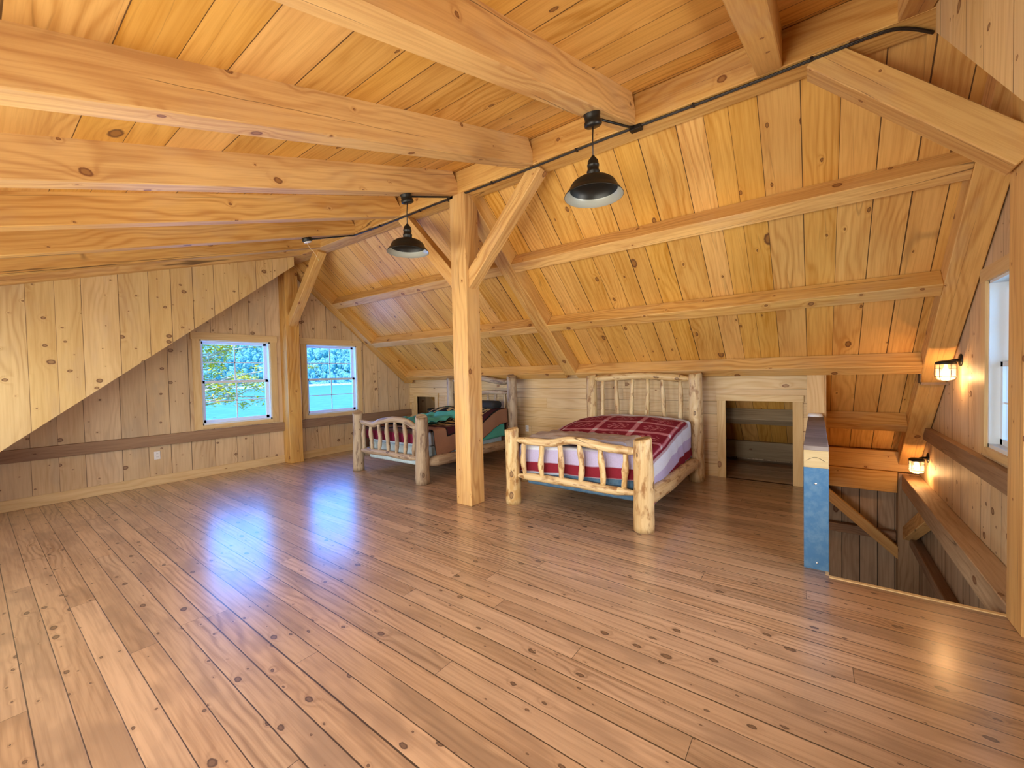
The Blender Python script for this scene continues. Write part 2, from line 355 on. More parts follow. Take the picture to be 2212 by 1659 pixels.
# ------------------------------------------------------------------ setting: planes
XB0, XB1 = 3.39, 3.62                                   # tie beam
def Dm(x): return 3.79-.3206*(XB0-x)                     # dormer ceiling boards
def Rf(x): return 3.12-.833*(x-4.28)                     # right roof boards
def Ru(x): return 2.86-.833*(x-4.28)                     # rafter underside, right
def Lu(x): return Ru(7.01-x)                             # mirrored, left
def Lf(x): return Rf(7.01-x)

def struct(o): o['kind'] = 'structure'; return o
# floor (L shape round the stair opening)
m = MB(); T_ = .26
for poly in ([(-.75, -1.1), (3.64, -1.1), (3.64, -.07), (7.75, -.07), (7.75, 7.67), (-.75, 7.67)],):
    m.prism([(b, a) for a, b in poly], (0, 0, 0), (0, 1, 0), (1, 0, 0), (0, 0, -1), T_)
fl = struct(m.build('floor', M['floor'], weld=False))
# dormer ceiling, right roof slope, end strips of the opposite roof slope
m = MB(); sl = math.sqrt(1+.3206**2)
m.prism([(a, b) for a, b in [(-1.2, FRONT*sl-.2), (7.75, FRONT*sl-.2), (7.75, 3.5*sl), (-1.2, 3.5*sl)]], (0, 0, Dm(0)), (0, 1, 0), (1/sl, 0, .3206/sl), (-.3206/sl, 0, 1/sl), .08)
struct(m.build('ceiling', M['ceil']))
rs = math.sqrt(1+.833**2); m = MB()
m.prism([(0, YR-.06), (5.95, YR-.06), (5.95, YL+.06), (0, YL+.06)], (3.45, 0, Rf(3.45)), (1/rs, 0, -.833/rs), (0, 1, 0), (.833/rs, 0, 1/rs), .08)
struct(m.build('ceiling_slope_right', M['slope']))
for nm, a, b in (('ceiling_slope_left', 7.045, YL+.06), ('ceiling_slope_near', YR-.06, -.595)):
    m = MB(); m.prism([(0, a), (5.9, a), (5.9, b), (0, b)], (3.56, 0, Lf(3.56)), (-1/rs, 0, -.833/rs), (0, 1, 0), (-.833/rs, 0, 1/rs), .08)
    struct(m.build(nm, M['slope']))
# unseen overhang added over the dormer windows to keep sun off the floor
bxo('trim_sunshade', (FRONT-1.3, -1.2, 2.02), (FRONT-.0, 7.75, 2.10), M['casing'], 'y')['kind'] = 'structure'

def wall(name, xs, lo, hi, holes, O, A, B, N, th, mat, ua=1):
    """wall outline lo(a)..hi(a) between breaks xs, rectangular holes (a0,a1,b0,b1); grain along B when ua=1"""
    br = sorted(set(list(xs)+[h for H in holes for h in H[:2]])); m = MB()
    for a0, a1 in zip(br[:-1], br[1:]):
        if a1-a0 < 1e-6: continue
        am = (a0+a1)/2; hs = sorted([H[2:] for H in holes if H[0] < am < H[1]])
        cuts = [(lo(a0), lo(a1))]
        for b0, b1 in hs: cuts += [(b0, b0), (b1, b1)]
        cuts.append((hi(a0), hi(a1)))
        for i in range(0, len(cuts), 2):
            (p, q), (r, s) = cuts[i], cuts[i+1]
            poly = [(a0, p), (a1, q), (a1, s), (a0, r)]
            poly = [pt for k, pt in enumerate(poly) if pt != poly[k-1]]
            if len(poly) > 2: m.prism(poly, O, A, B, N, th, ua)
    return struct(m.build(name, mat))
W1 = (2.195, 3.215, .80, 2.14); W2 = (3.84, 4.89, .80, 2.14); W3 = (3.84, 4.88, .83, 2.15); W4 = (2.2, 3.2, .80, 2.14)
def gtop(x): return min(Lf(x), Rf(x))+.02
brk = [-.90, 2.195, 3.505, 3.84, 5, 7.98]
wall('wall_left', brk, lambda a: -.05, gtop, [W1, W2], (0, YL, 0), (1, 0, 0), (0, 0, 1), (0, 1, 0), .16, M['gable'])
wall('wall_right', brk, lambda a: -2.75, gtop, [W3, W4], (0, YR, 0), (1, 0, 0), (0, 0, 1), (0, -1, 0), .16, M['gable'])
# triangular dormer cheeks
for nm, y, n in (('wall_left_cheek', 7.0, 1), ('wall_right_cheek', -.55, -1)):
    wall(nm, [FRONT, 3.36], lambda a: max(Lu(a), 0), lambda a: Dm(a)+.01, [], (0, y, 0), (1, 0, 0), (0, 0, 1), (0, n, 0), .04, M['wall'])
# dormer front wall with assumed windows (behind the camera)
wall('wall_front', [-1.25, 7.8], lambda a: -.05, lambda a: Dm(FRONT)+.05, [(a, b, .76, 1.86) for a, b in FWIN], (FRONT, 0, 0), (0, 1, 0), (0, 0, 1), (-1, 0, 0), .16, M['wall'])
# knee wall with the two hatches
H1 = (.24, 1.00, -.01, 1.065); H2 = (6.80, 7.40, .30, 1.02)
wall('wall_back', [-.02, YL], lambda a: 0, lambda a: 1.46, [H1, H2], (6.25, 0, 0), (0, 1, 0), (0, 0, 1), (1, 0, 0), .04, M['knee'], ua=0)
# attic side partition at the stair opening
wall('wall_stair_partition', [6.12, 7.85], lambda a: 0, lambda a: Rf(a), [], (0, -.095, 0), (1, 0, 0), (0, 0, 1), (0, 1, 0), .07, M['casing'])
# ground floor seen through the stair opening
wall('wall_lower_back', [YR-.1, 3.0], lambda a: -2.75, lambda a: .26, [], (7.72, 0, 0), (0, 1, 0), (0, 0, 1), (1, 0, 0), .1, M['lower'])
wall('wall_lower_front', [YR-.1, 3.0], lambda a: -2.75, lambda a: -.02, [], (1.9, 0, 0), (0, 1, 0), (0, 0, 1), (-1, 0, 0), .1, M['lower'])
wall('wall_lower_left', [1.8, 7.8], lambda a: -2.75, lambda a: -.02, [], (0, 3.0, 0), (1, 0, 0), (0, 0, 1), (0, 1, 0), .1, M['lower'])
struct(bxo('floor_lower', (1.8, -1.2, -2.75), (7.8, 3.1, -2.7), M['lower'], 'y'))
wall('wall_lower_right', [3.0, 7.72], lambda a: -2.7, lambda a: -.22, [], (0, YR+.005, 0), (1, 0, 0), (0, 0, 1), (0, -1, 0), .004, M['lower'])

# ------------------------------------------------------------------ windows
def window(name, wdim, yin, out, label):
    """double hung window in a gable wall; yin inner wall plane, out=+1/-1 direction outwards"""
    x0, x1, z0, z1 = wdim; e = empty(name, ((x0+x1)/2, yin, z0)); e['kind'] = 'structure'; e['label'] = label
    L = lambda x, y, z: (x-(x0+x1)/2, (y-yin), z-z0)
    def bx(nm, a, b, mat, g, par=e):
        m = MB(); m.box(L(*a), L(*b), g, off=random.random()*9); return m.build(nm, mat, par)
    Y = lambda d: yin+out*d
    # white outer frame
    m = MB()
    for a, b in (((x0, Y(.0), z0), (x0+.022, Y(.16), z1)), ((x1-.022, Y(.0), z0), (x1, Y(.16), z1)), ((x0, Y(.0), z1-.022), (x1, Y(.16), z1)), ((x0, Y(.0), z0), (x1, Y(.16), z0+.03))): m.box(L(*a), L(*b))
    m.build('frame', M['white'], e)
    zm = (z0+z1)/2
    for nm, za, zb, d in (('lower_sash', z0+.03, zm+.02, .06), ('upper_sash', zm-.02, z1-.022, .10)):
        m = MB(); a, b, t = x0+.022, x1-.022, .045
        m.box(L(a, Y(d), za), L(a+t, Y(d+.035), zb)); m.box(L(b-t, Y(d), za), L(b, Y(d+.035), zb))
        m.box(L(a, Y(d), za), L(b, Y(d+.035), za+t)); m.box(L(a, Y(d), zb-.038), L(b, Y(d+.035), zb))
        s = m.build(nm, M['white'], e)
        g = MB(); g.box(L(a+t, Y(d+.010), (za+zb)/2-.005), L(b-t, Y(d+.022), (za+zb)/2+.009)); g.box(L((a+b)/2-.009, Y(d+.010), za+t), L((a+b)/2+.009, Y(d+.022), zb-.038))
        gr = g.build('muntin', M['white'], s)
        p = MB(); p.quad([L(a+t, Y(d+.018), za+t), L(b-t, Y(d+.018), za+t), L(b-t, Y(d+.018), zb-.038), L(a+t, Y(d+.018), zb-.038)], [(0, 0)]*4)
        p.build('pane', M['glass'], s)
    cw = .10
    bx('casing', (x0-cw, Y(0), z0-.06), (x0, Y(-.02), z1), M['casing'], 'z'); bx('casing', (x1, Y(0), z0-.06), (x1+cw, Y(-.02), z1), M['casing'], 'z')
    bx('casing', (x0-cw-.015, Y(0), z1), (x1+cw+.015, Y(-.024), z1+.11), M['casing'], 'x')
    bx('casing', (x0, Y(0), z0-.06), (x1, Y(-.02), z0), M['casing'], 'x')
window('window_1', W1, YL, 1, 'white double-hung window left of the gable post with leafy branches outside')
window('window_2', W2, YL, 1, 'white double-hung window between the gable post and the far bed')
window('window_3', W3, YR, -1, 'white double-hung window above the stair opening, partly behind the right post')
window('window_4', W4, YR, -1, 'white double-hung window in the right gable wall near the camera')
for i, (a, b) in enumerate(FWIN):
    e = empty('window_%d' % (5+i), (FRONT, (a+b)/2, .76)); e['kind'] = 'structure'
    m = MB(); h = (b-a)/2
    for p, q in (((-.14, -h, 0), (0, -h+.05, 1.1)), ((-.14, h-.05, 0), (0, h, 1.1)), ((-.14, -h, 1.05), (0, h, 1.1)), ((-.14, -h, 0), (0, h, .05)), ((-.09, -.02, .05), (-.05, .02, 1.05))): m.box(p, q)
    m.build('frame', M['white'], e)
    p = MB(); p.quad([(-.07, -h, 0), (-.07, h, 0), (-.07, h, 1.1), (-.07, -h, 1.1)], [(0, 0)]*4); p.build('pane', M['glass'], e)

# ------------------------------------------------------------------ trim
def trim(name, c0, c1, mat, g): return struct(bxo(name, c0, c1, mat, g, bevel=.003))
trim('trim_1', (.15, YL, .575), (3.39, YL-.06, .726), M['belt'], 'x')
trim('trim_2', (3.64, YL, .575), (6.25, YL-.06, .726), M['belt'], 'x')
trim('trim_3', (3.64, YR, .590), (6.95, YR+.06, .742), M['belt'], 'x')
trim('baseboard_left', (FRONT, YL, 0), (3.39, YL-.02, .135), M['casing'], 'x')
trim('baseboard_left_far', (3.62, YL, 0), (6.25, YL-.02, .135), M['casing'], 'x')
trim('trim_4', (3.625, -1.1, -.26), (3.66, -.07, .006), M['casing'], 'y')           # stair nosing
trim('trim_5', (3.66, -.07, -.26), (7.7, -.05, .004), M['casing'], 'x')
# hatch casings
def hatch(name, H, dx, label, sill=False):
    y0, y1, z0, z1 = H; e = empty(name, (6.25, (y0+y1)/2, max(z0, 0))); e['kind'] = 'structure'; e['label'] = label; c = .105; oy, oz = (y0+y1)/2, max(z0, 0)
    def bx(a, b, g):
        m = MB(); m.box((a[0]-6.25, a[1]-oy, a[2]-oz), (b[0]-6.25, b[1]-oy, b[2]-oz), g, off=random.random()*9); m.build('casing', M['casing'], e, bevel=.002)
    zb = 0 if not sill else z0-.1
    bx((6.25, y0-c, zb), (6.228, y0, z1), 'z'); bx((6.25, y1, zb), (6.228, y1+c, z1), 'z')
    bx((6.25, y0-c-.012, z1), (6.226, y1+c+.012, z1+.085), 'y')
    if sill: bx((6.25, y0, z0-.1), (6.228, y1, z0), 'y')
    bx((6.29, y0-.02, zb), (6.25, y0, z1), 'z'); bx((6.29, y1, zb), (6.25, y1+.02, z1), 'z')
hatch('door_1', H1, 0, 'pine cased attic hatch opening right of the near bed')
hatch('door_2', H2, 0, 'small pine cased attic hatch opening behind the far bed', True)

# ------------------------------------------------------------------ timber frame
bm_ = [
 ('tie_beam', 'long square pine beam along the ridge side carrying the black cable, on the posts', 'beam', ((XB0+XB1)/2, YR+.01, 3.665), ((XB0+XB1)/2, YL-.01, 3.665), .23, .25, (1, 0, 0)),
 ('wooden_post', 'free-standing square wooden post in the middle of the room left of the near bed', 'post', (3.505, 3.255, 0), (3.505, 3.255, 3.54), .23, .23, (1, 0, 0)),
 ('wooden_post', 'square wooden post at the far gable wall between its two windows', 'post', (3.505, 7.55, 0), (3.505, 7.55, 3.54), .23, .235, (1, 0, 0)),
 ('wooden_post', 'square wooden post at the right edge beside the stair opening', 'post', (3.505, -.995, 0), (3.505, -.995, 3.54), .23, .205, (1, 0, 0)),
]
for n, l, c, p0, p1, w_, h_, s_ in bm_: timber(n, p0, p1, w_, h_, s_, label=l, cat=c, group='roof frame timbers')
# dormer rafters
RY = [(.178, 'ceiling rafter second from the right cheek wall, over the top right of the room'),
      (1.195, 'thick ceiling rafter carrying the nearer pendant lamp'),
      (2.215, 'ceiling rafter between the two pendant lamp rafters'),
      (3.235, 'ceiling rafter carrying the farther pendant lamp'),
      (4.25, 'ceiling rafter just beyond the farther pendant lamp'),
      (5.26, 'ceiling rafter carrying the black ceiling box without a shade'),
      (6.20, 'ceiling rafter next to last before the far cheek wall'),
      (6.845, 'ceiling rafter lying against the far triangular cheek wall'),
      (-.545, 'ceiling rafter lying against the right cheek wall')]
for y, l in RY:
    x0 = FRONT; zc = lambda x: (Dm(x)+(3.545-.308*(XB0-x)))/2
    sh = .31
    def ends(e, yy, zz, sh=sh): return (zz*sh*.95 if e else 0)
    timber('ceiling_rafter', (x0, y+.075, zc(x0)), (XB0, y+.075, zc(XB0)), .15, .243, (0, 1, 0), ends=lambda e, yy, zz: (-.31*zz if e else 0), label=l, cat='rafter', group='ceiling rafters')
# principal rafters of the right slope
nrm = V((-.833/rs, 0, -1/rs)); alo = V((1/rs, 0, -.833/rs))
def on_under(x, y): return V((x, y, Ru(x)))
def principal(y0, y1, xa, xb, label):
    yc = (y0+y1)/2; a = on_under(xa, yc)-nrm*.1; b = on_under(xb, yc)-nrm*.1
    timber('principal_rafter', a, b, y1-y0, .2, (0, 1, 0), label=label, cat='rafter', group='sloping principal rafters')
principal(3.14, 3.35, 3.50, 5.97, 'sloping rafter behind the centre post running down between the beds')
principal(7.42, 7.66, 3.50, 6.12, 'sloping rafter against the far gable wall beside the window')
principal(-1.09, -.89, 3.50, 7.62, 'sloping rafter against the right gable wall beside the wall lanterns')
# purlins
def purlin(xf, ya, yb, label, wd=.135, mat=None):
    """xf: upslope edge on the rafter underside"""
    c = V((xf, 0, Ru(xf)))+alo*(wd/2)-nrm*.097
    timber('purlin', (c.x, ya, c.z), (c.x, yb, c.z), wd, .194, tuple(alo), mat=mat, label=label, cat='purlin', group='purlins of the sloping roof')
for xf, nm in ((4.235, 'uppermost'), (5.085, 'middle'), (5.93, 'lowest')):
    purlin(xf, -.89, 3.14, nm+' purlin of the right roof slope, stretch right of the sloping centre rafter')
    purlin(xf, 3.35, 7.42, nm+' purlin of the right roof slope, stretch between centre rafter and far gable')
purlin(6.80, -.89, -.10, 'purlin low in the roof above the stair opening')
purlin(6.80, -.02, 3.6, 'dim purlin low in the attic seen through the hatch', mat=M['attic'])  # attic stretch in the shade-darkened timber colour
# floor plates at the eave
timber('eave_plate', (7.60, -.88, -.092), (7.60, -.05, -.092), .2, .285, (1, 0, 0), label='orange-lit rim beam under the eave behind the stair opening', cat='beam')
timber('eave_board', (7.58, -.02, .19), (7.58, 7.6, .19), .1, .27, (1, 0, 0), mat=M['attic'], label='dim eave board at the back of the attic seen through the hatch', cat='board')  # same shade-darkened colour as the attic purlin
timber('eave_board', (7.58, -1.1, .19), (7.58, -.10, .19), .1, .27, (1, 0, 0), label='upper eave board resting on the rim beam behind the stairs', cat='board')
timber('gable_girt', (3.63, -1.01, -.07), (7.5, -1.01, -.07), .18, .2, (0, 1, 0), mat=M['brown_shaded'], label='thick girt along the right gable wall at floor height over the stairwell', cat='beam')
timber('corner_post', (7.605, -.99, -2.7), (7.605, -.99, .04), .21, .21, (1, 0, 0), mat=M['brown_shaded'], label='ground floor corner post seen down the stair opening', cat='post')
timber('lower_rail', (7.67, -.88, -.87), (7.67, 2.9, -.87), .1, .125, (1, 0, 0), mat=M['belt'], label='horizontal rail on the boarded wall down the stair opening', cat='rail')
timber('lower_rail', (3.7, -1.045, -.86), (7.5, -1.045, -.86), .1, .13, (0, 1, 0), mat=M['belt'], label='dark rail on the gable wall below the girt in the stairwell', cat='rail')
timber('knee_brace', (7.57, .12, -.09-.05), (7.57, -.93, -1.10), .1, .13, (1, 0, 0), label='diagonal brace on the boarded wall down the stair opening', cat='brace')
timber('knee_brace', (6.15, -.99, -.12), (7.52, -.99, -.78), .12, .16, (0, 1, 0), label='short diagonal brace from the stairwell corner post to the gable girt', cat='brace')
# knee braces of the tie beam
def brace(yp, zp, yb, label, th=.14, w_=.145, x=3.505):
    timber('knee_brace', (x, yp, zp), (x, yb, 3.56), th, w_, (1, 0, 0), label=label, cat='brace', group='knee braces under the tie beam',
           ends=None)
brace(3.20, 2.52, 2.21, 'knee brace rising right from the centre post to the tie beam')
brace(3.31, 2.52, 4.30, 'knee brace rising left from the centre post, behind the farther pendant')
brace(7.47, 2.47, 6.40, 'knee brace from the far gable post up to the tie beam')
brace(-.93, 2.62, -.01, 'big knee brace at the top right from the right post to the tie beam', w_=.17, th=.17)
# steel strap
m = MB()
a = on_under(6.02, -.99)
strap = empty('steel_strap', (6.06, -.99, 1.30), label='dark steel strap round the sloping rafter beside the upper wall lantern', cat='strap')
m.box((-.02, .10, -.0), (.14, .106, .14)); m.box((-.02, -.105, -.012), (.0, .106, .012))
m.build('plate', M['steel'], strap)

# ------------------------------------------------------------------ stair half wall
hw = empty('stair_half_wall', (3.72, 0, 0), label='half wall end beside the stair opening, blue below, pale band and grey timber top', cat='half wall')
def hwb(nm, a, b, mat, g, bev=.003, lab=None):
    m = MB(); m.box((a[0]-3.72, a[1], a[2]), (b[0]-3.72, b[1], b[2]), g, off=random.random()*5); o = m.build(nm, mat, hw, bevel=bev)
    if lab: o['label'] = lab
    return o
hwb('panel', (3.735, -.068, 0), (6.24, .073, .90), M['knee'], 'x')
hwb('cap', (3.72, -.071, .885), (6.12, .078, .918), M['grey_top'], 'y', lab='weathered grey timber top')
hwb('end_block', (3.72, -.071, .757), (3.80, .078, .885), M['endwood'], 'y', lab='pale unpainted end band')
hwb('end_panel', (3.72, -.071, 0), (3.80, .078, .757), M['blue'], 'z', lab='blue end panel')
for z in (.64, .05):
    s = lathe('screw', [(0, .0), (.007, .001), (.008, -.003), (0, -.003)], M['screw'], hw, 12); s.rotation_euler = (0, -math.pi/2, 0); s.location = (-.002, .005 if z > .3 else -.002, z)
pts = [(-.004, -.05+.01*i, .807+.028*math.sin(math.pi*i/11)) for i in range(12)]
tube('pencil_line', [(-.0012, p[1], p[2]) for p in pts], .0013, M['dark'], hw, 6)
bxo('wall_end_casing', (6.09, -.080, .918), (6.115, .092, 1.43), M['casing'], 'z', bevel=.002)
tag(bpy.data.objects['wall_end_casing'], 'pale vertical board closing the wall end above the half wall', 'board')
sd = empty('smoke_detector', (5.98, .01, .918), label='round white detector lying on top of the half wall by the knee wall', cat='smoke detector')
lathe('housing', [(0, .0), (.066, .0), (.07, .006), (.07, .022), (.062, .032), (.03, .036), (0, .036)], M['plastic'], sd)
lathe('mounting_ring', [(0, -.0), (.075, .0), (.075, .006), (0, .006)], M['plastic'], sd)

# ------------------------------------------------------------------ outlets
def outlet(loc, n, label):
    e = empty('wall_outlet', loc, label=label, cat='outlet', group='white wall outlets')
    e.rotation_euler = (0, 0, n)
    m = MB(); m.box((-.035, 0, -.058), (.035, -.006, .058)); m.build('cover_plate', M['plastic'], e, bevel=.002)
    for z in (-.024, .024):
        m = MB(); m.box((-.017, -.006, z-.014), (.017, -.009, z+.014)); s = m.build('socket', M['plastic'], e, bevel=.002)
        m = MB(); m.box((-.008, -.009, z-.004), (-.005, -.0095, z+.006)); m.box((.005, -.009, z-.004), (.008, -.0095, z+.006)); m.build('slot', M['dark'], s)
outlet((1.635, YL-.001, .430), 0, 'white outlet on the far gable wall below the brown rail')
outlet((6.249, 4.33, .475), -math.pi/2, 'white outlet on the shiplap wall between the two beds')

# ------------------------------------------------------------------ pendants
def under(x): return 3.545-.308*(XB0-x)
def pendant(y, label, first=None):
    x = 2.715; zt = under(x); e = empty('pendant_lamp', (x, y, zt), label=label, cat='lamp', group='black barn pendant lamps')
    if first:
        for ch in first.children:
            c = ch.copy(); COL.objects.link(c); c.parent = e
        return e
    tilt = math.atan(.308)
    cpy = lathe('canopy', [(0, .0), (.058, .0), (.060, -.012), (.055, -.03), (.055, -.055), (.062, -.06), (.062, -.085), (.05, -.095), (0, -.095)], M['black'], e); cpy.location = (0, 0, -.0); cpy.rotation_euler = (0, -tilt, 0)
    tube('cord', [(0.02, 0, -.085), (.012, 0, -.18), (.012, 0, -.30)], .0045, M['cable'], e, 8)
    z0 = -.30; N = lambda z: z0-z
    lathe('socket_neck', [(0, z0), (.012, z0-.002), (.016, z0-.012), (.026, z0-.022), (.036, z0-.036), (.039, z0-.06), (.042, z0-.063), (.042, z0-.073), (.038, z0-.077), (.041, z0-.105), (.046, z0-.109), (.046, z0-.119), (.043, z0-.123), (.048, z0-.165), (0, z0-.165)], M['black'], e).location = (.012, 0, 0)
    zs = z0-.155
    outer = [(.045, zs), (.085, zs-.006), (.125, zs-.020), (.150, zs-.038), (.165, zs-.060), (.173, zs-.082), (.178, zs-.092), (.192, zs-.104), (.205, zs-.124), (.209, zs-.130)]
    inner = [(.206, zs-.131), (.189, zs-.108), (.174, zs-.095), (.168, zs-.083), (.160, zs-.062), (.145, zs-.042), (.120, zs-.025), (.05, zs-.012), (0, zs-.010)]
    prof = outer+inner; mis = [0]*(len(outer)-1)+[0]+[1, 1, 1]+[0]*(len(inner)-4)
    sh = lathe('lamp_shade', prof, [M['black'], M['shade_in']], e, 56, mis); sh.location = (.012, 0, 0)
    return e
p1 = pendant(1.27, 'black barn pendant lamp nearest the camera')
p2 = pendant(3.31, 'black barn pendant lamp farther away by the centre post', p1)
cb = empty('ceiling_box', (2.73, 5.335, under(2.73)), label='round black ceiling box without a shade, wire hanging from it', cat='ceiling box')
c = lathe('box', [(0, 0), (.058, 0), (.06, -.01), (.06, -.05), (.056, -.055), (0, -.055)], M['black'], cb); c.rotation_euler = (0, -.3, 0)
c = lathe('lens', [(0, -.056), (.05, -.056), (.05, -.066), (.03, -.072), (0, -.072)], M['plastic'], cb); c.rotation_euler = (0, -.3, 0)
tube('hanging_wire', spline([(.01, 0, -.06), (.02, -.02, -.12), (.07, -.06, -.2), (.10, -.08, -.27)], 5), .0025, M['wire'], cb, 6)
tube('wire_end', [(.095, -.078, -.26), (.115, -.09, -.30)], [.004, .007], M['brass'], cb, 8)

# cable run along the beam
cable = empty('electrical_cable', (3.42, 3.3, 3.54), label='black double cable run along the tie beam with feeds to the lamps', cat='cable')
O = V((3.42, 3.3, 3.54))
def rel(pts): return [V(p)-O for p in pts]
zc = 3.528
path = [(3.61, -.58, zc), (3.50, -.48, zc), (3.425, -.38, zc), (3.408, -.27, zc), (3.41, -.10, zc)]
yy = .2
while yy < 5.15:
    path.append((3.413+.006*math.sin(yy*3.1), yy, zc)); yy += .3
path += [(3.40, 5.33, zc)]
P = spline(path, 4)
tube('cable', rel([(p.x-.006, p.y, p.z) for p in P]), .0065, M['cable'], cable, 8)
tube('cable', rel([(p.x+.008, p.y, p.z) for p in P]), .0065, M['cable'], cable, 8)
for y in (.02, .75, 1.75, 2.75, 3.9, 4.7):
    m = MB(); m.box((3.395-O.x, y-.008-O.y, 3.518-O.z), (3.432-O.x, y+.008-O.y, 3.541-O.z)); m.build('cable_clip', M['cable'], cable)
for y, jx in ((1.20, 3.42), (3.36, 3.42)):
    m = MB(); m.box((jx-.03-O.x, y-.05-O.y, 3.505-O.z), (jx+.03-O.x, y+.05-O.y, 3.541-O.z)); m.build('junction_box', M['black'], cable, bevel=.004)
for ya, yb, xa in ((1.20, 1.27, 2.77), (3.36, 3.31, 2.77), (5.33, 5.335, 2.78)):
    tube('feed_pipe', rel([(3.41, ya, under(XB0)-.014), (3.36, (ya+yb)/2, under(3.36)-.016), (xa, yb, under(xa)-.03)]), .009, M['black'], cable, 8)

# ------------------------------------------------------------------ wall lanterns
LM = bpy.data.lights.new('lantern_light', 'POINT'); LM.energy = 8; LM.color = (1, .50, .18); LM.shadow_soft_size = .012
def gl2():
    m = bpy.data.materials.new('lantern_glass'); m.use_nodes = True; t = m.node_tree; t.nodes.clear()
    o = t.nodes.new('ShaderNodeOutputMaterial'); tr = t.nodes.new('ShaderNodeBsdfTransparent'); gl = t.nodes.new('ShaderNodeBsdfGlossy'); gl.inputs['Roughness'].default_value = .1
    mx = t.nodes.new('ShaderNodeMixShader'); mx.inputs[0].default_value = .12; ta = t.nodes.new('ShaderNodeBsdfTranslucent'); m2 = t.nodes.new('ShaderNodeMixShader'); m2.inputs[0].default_value = .6
    t.links.new(gl.outputs[0], m2.inputs[1]); t.links.new(ta.outputs[0], m2.inputs[2]); mx.inputs[0].default_value = .22
    t.links.new(tr.outputs[0], mx.inputs[1]); t.links.new(m2.outputs[0], mx.inputs[2]); t.links.new(mx.outputs[0], o.inputs[0]); return m
M['lglass'] = gl2()
def lantern(x, z, label, first=None):
    e = empty('wall_lantern', (x, YR, z), label=label, cat='wall lamp', group='caged wall lanterns')
    lo = bpy.data.objects.new('lantern_light', LM); COL.objects.link(lo); lo.parent = e; lo.location = (-.05, .112, -.166)
    if first:
        for ch in first.children:
            if ch.type == 'LIGHT': continue
            c = ch.copy(); COL.objects.link(c); c.parent = e
        return e
    b = lathe('back_plate', [(0, 0), (.058, 0), (.06, .006), (.052, .014), (.022, .02), (0, .02)], M['black'], e); b.rotation_euler = (-math.pi/2, 0, 0); b.location = (0, 0, .0)
    tube('arm', spline([(0, .01, 0), (-.012, .06, -.005), (-.045, .09, -.012)], 4), .015, M['black'], e, 10)
    cx, cy = -.05, .112
    lathe('cap', [(0, .0), (.02, .0), (.055, -.006), (.071, -.014), (.075, -.036), (.066, -.038), (0, -.038)], M['black'], e).location = (cx, cy, 0)
    lathe('glass_jar', [(.062, -.036), (.066, -.06), (.066, -.15), (.055, -.178), (.02, -.188), (0, -.189)], M['lglass'], e).location = (cx, cy, 0)
    m = MB()
    for k in range(6):
        a = math.pi*k/3+.3; ca, sa = math.cos(a), math.sin(a)
        tube_mb(m, [(r*ca, r*sa, zz) for r, zz in ((.072, -.034), (.074, -.07), (.074, -.155), (.060, -.186), (.02, -.196), (0, -.197))], [.0022]*6, 6)
    for zz, r in ((-.075, .074), (-.150, .074)):
        tube_mb(m, [(r*math.cos(t*math.pi/12), r*math.sin(t*math.pi/12), zz) for t in range(25)], [.0022]*25, 6)
    m.build('wire_cage', M['black'], e).location = (cx, cy, 0)
    bl = lathe('bulb', [(0, -.06), (.012, -.062), (.016, -.08), (.026, -.10), (.028, -.118), (.018, -.136), (0, -.142)], M['bulb'], e); bl.location = (cx, cy, 0)
    bl.visible_shadow = True
    return e
l1 = lantern(5.63, 1.535, 'lit caged lantern on the right gable wall beside the window')
l2 = lantern(7.02, .355, 'lit caged lantern lower down the right gable wall over the stairwell', l1)

